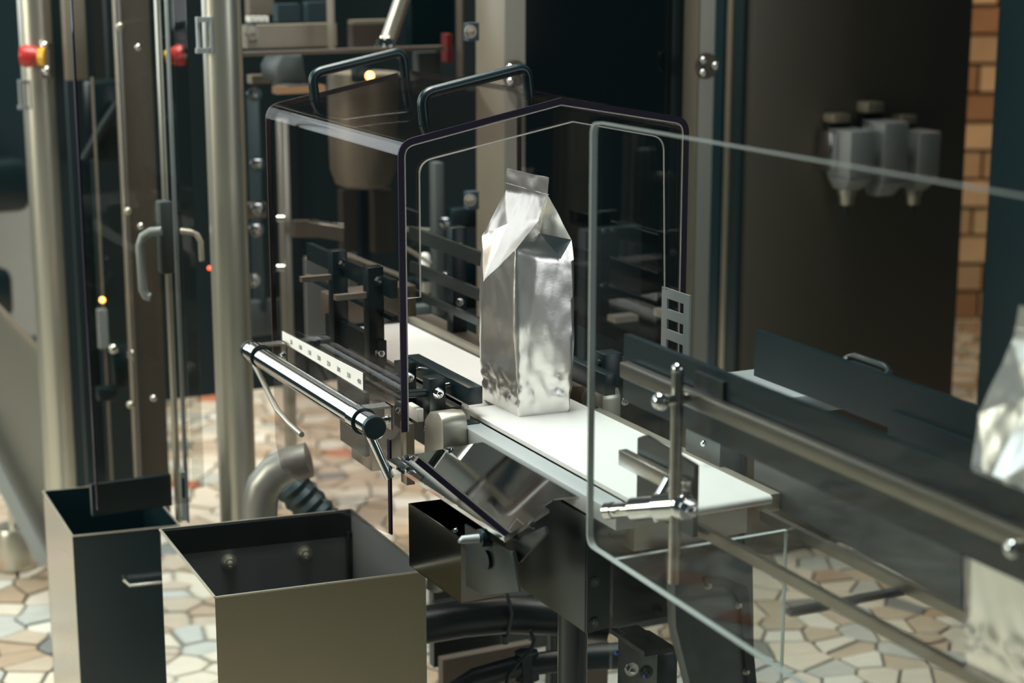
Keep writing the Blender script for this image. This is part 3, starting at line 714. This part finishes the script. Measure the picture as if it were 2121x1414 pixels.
# doors
YD = 3.22
def lean_box(g, x0, x1, ytop, ybot, Y, th=.02):      # upright bar from measured top to bottom
    p, q = my(x0, 700, Y), my(x1, 700, Y); zt, zb = my(x0, ytop, Y)[2], my(x0, ybot, Y)[2]
    w = (x1 - x0) / F * Y; wb = (w - th * math.sin(TH)) / math.cos(TH); ca, cb = (p[0] + q[0]) / 2, (p[1] + q[1]) / 2
    return g.box(ca - th / 2, ca + th / 2, cb - wb / 2, cb + wb / 2, zb, zt)
g = G(); px_box(g, 378, -40, 404, 1010, YD + .02, .006); dr = g.build('clear_door', 'pane_door', pm); dr['label'] = 'clear door with aluminium stile and loop handle'
g = G(); lean_box(g, 345, 364, -60, 1080, YD); g.build('stile', 'alu', dr, bevel=.002)
g = G(); lean_box(g, 366, 380, -60, 1080, YD + .01); g.build('seal_strip', 'grey', dr, bevel=.002)
g = G(); lean_box(g, 330, 372, 415, 565, YD - .02, .03); g.build('lock_case', 'grey_dark', dr, bevel=.004)
hp = [(335, 478), (312, 480), (296, 490), (290, 508), (296, 600), (303, 613), (312, 615)]
g = G(); g.tube([pv(x, y, YD - .05) for x, y in hp], .008, 14); g.build('loop_handle', 'grey', dr)
hp = [(374, 478), (395, 480), (408, 486), (416, 500), (418, 540)]
g = G(); g.tube([pv(x, y, YD + .10) for x, y in hp], .005, 10); g.build('handle_reflection', 'alu_dark', dr)  # added tube shaped as the reflection of the loop handle
part('lower_latch', 'grey', (368, 975, 388, 1075, YD - .01), parent=dr, th=.02)
part('latch_slot', 'black', (376, 990, 384, 1030, YD - .03), parent=dr, th=.01)

g = G(); px_box(g, 186, -20, 372, 1052, 3.12, .008); d2 = g.build('tinted_door', 'pane_door', pm); d2['label'] = 'tinted door pane with a dark lower band'
p = my(190, 700, 3.1)
g = G(); lean_box(g, 178, 188, -20, 1054, 3.1, .012); g.build('pane_edge', 'edge_purple', d2)
part('bottom_band', 'black', (192, 992, 352, 1056, 3.14), parent=d2, th=.012)

# columns seen through the doors
def col(name, m, x0, x1, ytop, ybot, Y, th=.04, parent=pm):
    g = G(); lean_box(g, x0, x1, ytop, ybot, Y, th); return g.build(name, m, parent, bevel=.002)
cb_ = col('column', 'brown', 272, 340, -60, 1080, 3.7, .03)
cc_ = col('column_edge', 'beige', 262, 274, -60, 1080, 3.66, .02)
for x, y in ((286, 98), (292, 468), (318, 824)):
    g = G(); g.ball(pv(x, y, 3.64), .0075); g.build('screw', 'chrome', cb_)
for x, y in ((248, 55), (265, 437), (270, 838)):
    g = G(); g.ball(pv(x, y, 3.6), .008); g.build('screw', 'alu', cc_)
col('panel', 'beige', 160, 212, -60, 165, 3.95, .03); col('rod', 'beige', 214, 221, 160, 1000, 3.9, .004)
part('dark_drive', 'black', (170, 165, 262, 330, 4.0), bevel=.01, th=.08)
g = G(); g.tube([pv(175, 330, 3.95), pv(215, 260, 3.95), pv(245, 215, 3.95)], .012, 10); g.build('cable_arm', 'rubber', pm)
part('dark_panel', 'rubber', (150, -40, 215, 1000, 4.3), th=.03); part('dark_panel', 'rubber', (205, 330, 275, 1000, 4.25), th=.03)
part('bracket_block', 'black', (228, 715, 280, 800, 3.85), (196, 800, 245, 828, 3.85), bevel=.004)
for x, y in ((235, 722), (273, 734)):
    g = G(); g.ball(pv(x, y, 3.78), .011); g.build('cap_nut', 'chrome', pm)
g = G(); g.ball(pv(212, 621, 3.8), .0065); e_ = g.build('amber_light', 'amber', pm); e_['label'] = 'small glowing amber indicator'
g = G(); g.ball(pv(434, 555, 3.9), .0045); e_ = g.build('red_light', 'redlamp', pm); e_['label'] = 'tiny glowing red indicator'
part('grey_plate', 'grey', (200, 640, 225, 720, 3.9), th=.02)
part('stone_column', 'alu_dark', (148, 470, 182, 1010, 4.5), th=.03)
# inner back panel
g = G(); g.box(2.1, 2.13, .0, 1.6, .42, 2.2); g.build('back_panel', 'rubber', pm)
# posts C and D
for (xf0, xf1, xs, m1, m2) in ((1043, 1085, 985, 'beige', 'alu_dark'), (1446, 1476, 1410, 'beige', 'alu')):
    p, q = ma(xf0, 100, 1.05), ma(xf1, 100, 1.05)
    s_ = mb(xs, 100, p[1])
    g = G(); g.box(1.05, s_[0], p[1], q[1], .012, 2.1); po_ = g.build('post', m1, pm, bevel=.002)
    g = G(); g.box(1.044, 1.05, p[1], q[1], .012, 2.1); g.build('post_face', m2, pm)
    cx_ = (p[1] + q[1]) / 2 - .02; zc = ma(1445, 137, 1.04)[2]
    for dx, dz in ((-.016, .012), (-.016, -.013), (.012, 0)):
        g = G(); g.ball(V(1.032, cx_ + dx + .02, zc + dz), .0085, 12); g.build('screw', 'chrome', po_)
    g = G(); g.tube([V(1.04, cx_ + .016, zc), V(1.036, cx_ + .016, zc)], .026, 20); g.build('screw_disc', 'brown', po_)
for y0, y1 in ((47, 84), (396, 432)):
    part('hinge_plate', 'blue', (961, y0, 992, y1, 3.3), th=.02)
    g = G(); g.hexbolt(pv(974, (y0 + y1) / 2, 3.27), NEAR, .008, .008); g.build('bolt', 'alu_dark', pm)
# glass door between
p, q = ma(1080, 100, 1.11), ma(1415, 100, 1.11)
g = G(); g.box(1.11, 1.118, p[1], q[1], .1, 2.0); gdn = g.build('glass_door', 'glassdark', pm); gdn['label'] = 'wide near-black glass door'
g = G(); g.box(1.105, 1.12, q[1] - .03, q[1], .1, 2.0); g.build('stile', 'black', gdn)

# machinery behind the hood
part('beam', 'beige', (508, 50, 692, 97, 3.9)); part('beam_end', 'black', (505, 48, 532, 86, 3.86)); g = G(); g.hexbolt(pv(521, 68, 3.83), NEAR, .011, .01); g.build('bolt', 'alu_dark', pm)
part('chain_strip', 'white', *[(510 + k * 12, 33, 519 + k * 12, 45, 3.9) for k in range(4)])
part('terminal_box', 'blue', (566, 8, 622, 45, 4.0)); part('terminal_box', 'blue', (628, 4, 682, 45, 4.0))
part('upright', 'beige', (676, -40, 694, 100, 3.85)); part('panel', 'beige', (508, -40, 566, 30, 4.1))
part('shelf', 'brown', (505, 101, 912, 109, 3.8), th=.03); part('shelf_bracket', 'grey_dark', (856, 108, 912, 195, 3.9))
part('short_bar', 'beige', (722, 41, 806, 49, 4.0)); part('drum', 'brown', (722, 49, 800, 98, 4.1))
g = G(); g.tube([pv(843, -30, 3.75), pv(800, 95, 3.75)], .016, 12); g.build('slanted_rod', 'alu', pm)
for x in (790, 804):
    g = G(); g.hexbolt(pv(x, 96, 3.72), UP, .010, .014); g.build('nut', 'chrome', pm)
part('dark_case', 'black', (843, -30, 940, 98, 4.1)); part('red_case', 'darkred', (914, 70, 938, 128, 3.95)); part('upright', 'brown', (945, -40, 962, 160, 3.9))
# grey motor housing
g = G(); c_ = pv(601, 142, 3.8)
g.prism([pv(x, y, 3.78) for x, y in ((582, 112), (628, 112), (632, 150), (638, 172), (572, 172), (568, 140))], (0, .09, 0)); g.build('motor_housing', 'grey_dark', pm, bevel=.006)
part('motor_foot', 'grey_dark', (560, 172, 645, 178, 3.78), th=.1); part('copper_bar', 'edge_copper', (566, 177, 672, 192, 3.75)); part('vent_block', 'beige', (512, 155, 560, 172, 3.9))
part('dark_block', 'black', (726, 140, 772, 170, 3.8), bevel=.004)
g = G(); g.ball(pv(766, 157, 3.7), .009); e_ = g.build('amber_light', 'amber', pm); e_['label'] = 'glowing orange indicator behind the hood handles'
dc = part('drive_column', 'rubber', (512, 200, 552, 640, 3.9), bevel=.004, th=.08)
for x, y in ((526, 195), (533, 340), (534, 432), (530, 475), (523, 580)):
    g = G(); g.hexbolt(pv(x, y, 3.8), NEAR, .011, .012); g.build('bolt', 'chrome', dc)
part('crossbar', 'brown', (500, 420, 552, 450, 3.85)); part('lower_box', 'grey_dark', (505, 620, 600, 690, 3.9), bevel=.004)
pc = part('pale_column', 'alu', (580, 245, 610, 1000, 3.7), bevel=.002)
for y in (452, 554):
    g = G(); g.tube([pv(574, y, 3.66), pv(590, y, 3.66)], .007, 10); g.build('clip', 'chrome', pc)
# forming tube: broad cup and neck
g = G(); top, bot = pv(752, 270, 3.9), pv(752, 388, 3.9)
g.tube([pv(752, 150, 3.9), top, pv(752, 350, 3.9), pv(752, 380, 3.9), bot], [.075, .073, .070, .058, .036], 28); g.build('forming_tube', 'beige', pm)
part('tube_collar', 'brown', (700, 392, 740, 520, 3.95), (765, 392, 815, 520, 3.95)); part('dark_gap', 'black', (738, 390, 766, 620, 4.0))
part('pale_sheet', 'grey', (632, 530, 684, 700, 4.05), th=.01); part('pale_sheet', 'grey', (718, 470, 748, 650, 4.1), th=.01)  # first pale sheet stands in for a bright area seen through the hood
g = G(); g.prism([pv(x, y, 3.6) for x, y in ((611, 458), (660, 457), (712, 468), (712, 500), (660, 492), (611, 492))], (0, .02, 0)); g.build('film_guide', 'brown', pm)
g = G(); g.tube([pv(640, 457, 3.58), pv(712, 468, 3.58)], .004, 8); g.build('film_rod', 'chrome', pm)
for pa_, pb2 in (((634, 536), (688, 537)), ((634, 573), (682, 579)), ((704, 572), (764, 572)), ((700, 520), (840, 575)), ((838, 512), (892, 545))):
    g = G(); g.tube([pv(*pa_, 3.55), pv(*pb2, 3.55)], .004, 8); g.build('rod', 'alu_dark', pm)
jaw = part('jaw_column', 'grey_dark', (890, 335, 922, 650, 3.7), bevel=.003)
for y in (461, 576):
    g = G(); g.hexbolt(pv(921, y, 3.62), NEAR, .010, .010); g.build('bolt', 'chrome', jaw)
for jw in ((838, 478, 892, 505, 3.65), (838, 572, 892, 606, 3.65), (925, 430, 990, 470, 3.7), (930, 540, 996, 640, 3.8)): part('jaw', 'black', jw, bevel=.003)
g = G(); g.bar(pv(912, 512, 3.4), pv(1004, 538, 3.4), .02, .008); g.build('jaw_bar', 'brown', pm)
g = G(); g.bar(pv(836, 474, 3.5), pv(890, 478, 3.5), .02, .007); g.build('jaw_bar', 'alu', pm)
g = G(); g.tube([pv(880, 556, 3.6), pv(880, 530, 3.6), pv(880, 524, 3.6)], [.010, .010, .006], 14); g.build('small_cylinder', 'white', pm)
g = G(); g.tube([pv(882, 606, 3.6), pv(882, 585, 3.6)], .010, 14); g.build('small_cylinder', 'alu', pm)
part('grey_box', 'grey_dark', (788, 634, 892, 676, 3.35), bevel=.003); part('upright', 'brown', (990, 440, 1040, 700, 3.9))
# items seen through the right half of the opening
part('light_bar', 'alu', (1258, 652, 1322, 664, 3.3)); part('light_bar', 'alu_dark', (1355, 640, 1385, 655, 3.3))
part('box', 'rubber', (1195, 470, 1330, 760, 3.45), bevel=.003)

# grey elbow and corrugated hose under the hood
el = thing('elbow_pipe', my(520, 1080, 2.95), 'fat grey elbow pipe bending down beside the thick post', 'pipe')
g = G(); path = [pv(x, y, 2.98) for x, y in ((640, 952), (600, 962), (570, 978), (547, 1005), (538, 1040), (536, 1200), (536, 1500))]
g.tube(path, .030, 22); g.build('elbow', 'pipe', el)
g = G(); pth = [pv(600 + 8 * k, 1000 + 9 * k, 3.1) for k in range(12)]
g.tube(pth, [.034 if k % 2 else .030 for k in range(12)], 18); g.build('ribbed_hose', 'rubber', el)

# ================================================================== RIGHT CABINETS AND CONNECTORS
cab = thing('control_cabinet', (1.75, 1.67, 0), 'large dark brown control cabinet with three plugs on its front', 'cabinet')
p, q = ma(1545, 200, 1.5), ma(2006, 200, 1.5)
g = G(); g.box(1.5, 2.05, p[1], q[1], .012, 2.2); g.build('body', 'cabinet', cab, bevel=.004)
g = G(); g.box(1.494, 1.5, p[1] + .012, q[1] - .006, .08, 2.19); g.build('door', 'cabinet', cab, bevel=.002)
for x0, x1, m in ((1481, 1500, 'teal'), (1506, 1516, 'alu_dark'), (1520, 1540, 'rubber')):
    u0, u1 = mb(x1, 300, p[1] - .004), mb(x0, 300, p[1] - .004)
    g = G(); g.box(u0[0], u1[0], p[1] - .012, p[1], .05, 2.19); g.build('side_strip', m, cab)
def connector(x0, x1, ytop, ybot, label, gland=True):
    Yp = my((x0 + x1) / 2, 300, 1)  # unused depth placeholder
    a = 1.44
    l, r, t, bt = ma(x0, ytop, a), ma(x1, ytop, a), ma((x0 + x1) / 2, ytop, a), ma((x0 + x1) / 2, ybot, a)
    b0, b1, zt, zb = l[1], r[1], t[2], bt[2]; h = zt - zb; w = b1 - b0
    o = thing('cable_plug', (1.45, (b0 + b1) / 2, zb), label, 'plug', 'cable plugs on the dark cabinet')
    zs = zb + h * .22
    bs = b0 + w * .45
    pr = [V(1.455, b0, zs), V(1.405, b0 + w * .12, zs), V(1.405, b1, zs), V(1.455, b1, zs)]
    g = G()
    A = [V(1.475, bs, zs), V(1.385, bs, zs), V(1.385, b1, zs), V(1.475, b1, zs)]
    B = [p_ + Vector((0, 0, zt - zs)) for p_ in A]; Lo = [V(1.455, bs + w * .06, zb), V(1.41, bs + w * .06, zb), V(1.41, b1 - w * .16, zb), V(1.455, b1 - w * .16, zb)]
    g.hexa(A + B); ph = g.build('plug_hood', 'grey', o, bevel=.004); g = G(); g.hexa(Lo + [p_ - Vector((0, 0, .001)) for p_ in A]); g.build('plug_neck', 'grey', o, bevel=.003)
    g = G(); g.box(1.476, 1.493, bs, b1 - w * .05, zs + h * .05, zt + h * .08); g.build('socket', 'black', o, bevel=.003)
    g = G(); g.box(1.445, 1.49, bs - w * .05, bs + w * .32, zt + h * .10, zt + h * .24); g.build('latch', 'beige', o, bevel=.003)
    g = G(); g.box(1.43, 1.478, bs - w * .18, bs - w * .02, zs + h * .1, zt - h * .02); g.build('locking_lever', 'chrome', o, bevel=.003)
    if gland:
        bc = (bs + b1) / 2 - w * .05
        g = G(); g.tube([V(1.432, bc, zb), V(1.432, bc, zb - .012), V(1.432, bc, zb - .013), V(1.432, bc, zb - .036)], [.022, .022, .019, .016], 14); g.build('cable_gland', 'alu', o)
        g = G(); g.tube([V(1.432, bc, zb - .036), V(1.432, bc, zb - .06)], .006, 8); g.build('cable', 'rubber', o)
    return o
connector(1690, 1786, 268, 392, 'grey cable plug at the left end of the three on the cabinet')
connector(1762, 1854, 250, 404, 'middle and highest grey cable plug on the cabinet', False)
connector(1838, 1920, 270, 392, 'grey cable plug at the right end of the three on the cabinet')

tc = thing('teal_cabinet', my(2100, 1000, 4.2)[:2] + (0,), 'very dark teal cabinet at the far right edge', 'cabinet')
p = my(2016, 700, 4.0)
ca, cb2 = p[0], p[1]
g = G(); g.box(ca - .9, ca - .02, cb2, cb2 + .5, .012, 2.2); g.build('body', 'teal', tc, bevel=.004)
g = G(); g.box(ca - .88, ca - .04, cb2 - .006, cb2, .08, 2.15); g.build('door', 'teal', tc, bevel=.002)

# ================================================================== UNDER THE CONVEYOR
YU = 2.75
h1 = thing('suction_hose', my(1010, 1290, YU), 'thick dark hose with a cable tie running under the conveyor', 'hose')
g = G(); g.tube([pv(800, 1310, YU), pv(890, 1292, YU), pv(960, 1280, YU), pv(1050, 1272, YU), pv(1150, 1276, YU), pv(1260, 1290, YU)], .030, 22); g.build('hose_body', 'hose', h1)
g = G(); g.tube([pv(1050, 1228, YU - .028), pv(1060, 1270, YU - .034), pv(1050, 1320, YU - .03)], .003, 8); g.box(*[v for v in ()]) if False else g.tube([pv(1046, 1316, YU - .03), pv(1046, 1332, YU - .03)], .006, 8)
e_ = g.build('cable_tie', 'grey_dark', h1)
h2 = thing('thin_hose', my(1100, 1380, YU - .05), 'thinner dark hose along the bottom of the frame', 'hose')
g = G(); g.tube([pv(930, 1440, YU - .06), pv(985, 1405, YU - .06), pv(1080, 1378, YU - .06), pv(1210, 1362, YU - .06), pv(1290, 1358, YU - .06)], .0175, 18); g.build('hose_body', 'hose', h2)
g = G(); g.tube([pv(1208, 1362, YU - .06), pv(1282, 1357, YU - .06)], .0205, 18); g.build('sleeve', 'rubber', h2)
g = G(); g.tube([pv(1090, 1350, YU - .06), pv(1092, 1405, YU - .06)], .0195, 8); g.build('cable_tie', 'rubber', h2)
cbl = thing('thin_cable', my(1080, 1380, YU - .1), 'thin dark cable looping down between the two hoses', 'cable')
g = G(); g.tube([pv(x, y, YU - .09) for x, y in ((1098, 1305), (1106, 1325), (1100, 1345), (1075, 1370), (1055, 1395), (1045, 1430))], .003, 8); g.build('cable_body', 'rubber', cbl)
us = thing('support_stand', my(1150, 1400, 2.95)[:2] + (0,), 'dark upright stand and motor block under the white belt', 'stand')
g = G(); p = my(1150, 1360, 2.95); g.cyl(V(p[0], p[1], .012), V(p[0], p[1], .72), .0165, 20); g.build('leg', 'darksteel', us)
g = G(); px_box(g, 1278, 1322, 1402, 1480, 2.2, .10); mo = g.build('motor_block', 'darksteel', us, bevel=.004)
g = G(); g.prism([pv(1262, 1300, 2.25), pv(1345, 1305, 2.25), pv(1400, 1340, 2.15), pv(1335, 1350, 2.12)], (0, 0, -.006)); g.build('motor_lid', 'darksteel', us)
for x, y, m in ((1308, 1385, 'chrome'), (1338, 1390, 'grey_dark')):
    q = pv(x, y, 2.10); g = G(); g.hexbolt(q, NEAR + LEFT * .3, .006, .007); g.build('bolt', m, mo)
for x, y in ((1277, 1352), (1336, 1400)):
    g = G(); g.ball(pv(x, y, 2.09), .0028); e_ = g.build('blue_button', mat('blue_dot', (.02, .09, .4), .4), mo)
part('cross_member', 'darksteel', (890, 1225, 1250, 1240, 3.0), parent=us, th=.05)
part('back_plate', 'brown', (905, 1345, 1110, 1480, 3.1), parent=us, th=.02); part('back_plate', 'brown', (1165, 1330, 1262, 1480, 3.0), parent=us, th=.02); part('shade_sheet', 'darksteel', (885, 1170, 1420, 1330, 3.25), parent=us, th=.02)  # last one is an added dark sheet for the shade under the machine
g = G(); g.tube([pv(905, 1190, 2.7), pv(905, 1215, 2.7), pv(905, 1222, 2.7)], [.016, .018, .012], 16); g.build('levelling_foot', 'alu', us)
g = G(); g.cyl(V(-.1, .03, .012), V(-.1, .03, .72), .02, 16); g.build('leg', 'darksteel', us)

# ================================================================== LEFT INCLINE
inc = thing('incline_plate', my(50, 1150, 4.3)[:2] + (0,), 'slanted grey sheet metal side of an incline at the left edge', 'machine')
g = G(); g.prism([pv(x, y, 4.25) for x, y in ((-80, 560), (95, 742), (150, 790), (150, 1200), (92, 1160), (-80, 815))], (0, .01, 0)); g.build('side_sheet', 'pipe', inc)
g = G(); g.bar(pv(-80, 830, 4.2), pv(95, 1166, 4.2), .02, .03); g.build('lower_lip', 'grey', inc)
g = G(); g.bar(pv(-80, 556, 4.22), pv(95, 738, 4.22), .02, .008); g.build('upper_lip', 'alu_dark', inc)
g = G(); p = my(38, 1210, 4.3); g.tube([V(p[0], p[1], .012), V(p[0], p[1], .10), V(p[0], p[1], .112)], [.052, .052, .046], 24); g.cyl(V(p[0], p[1], .112), V(p[0], p[1], .30), .014, 12); g.build('foot', 'alu', inc)
# dim things at the far left
fb = thing('far_machine', my(20, 500, 5.6)[:2] + (0,), 'dim greenish machine far behind the left incline', 'machine')
part('cabinet_body', 'teal', (-100, -40, 62, 340, 5.6), parent=fb, th=.1)
part('bright_floor_sheet', 'grey', (-100, 430, 90, 700, 5.9), parent=fb, th=.02)  # grey sheet standing in for the bright floor of the room beyond
for dq in ((-100, 330, 62, 440, 5.5), (-60, 555, 34, 660, 5.5)): part('dark_drum', 'black', dq, parent=fb, th=.1, bevel=.03)
part('base', 'grey_dark', (-100, 700, 150, 1120, 6.0), parent=fb, th=.1)
for o in list(bpy.data.objects):
    if '_base' in o: del o['_base']
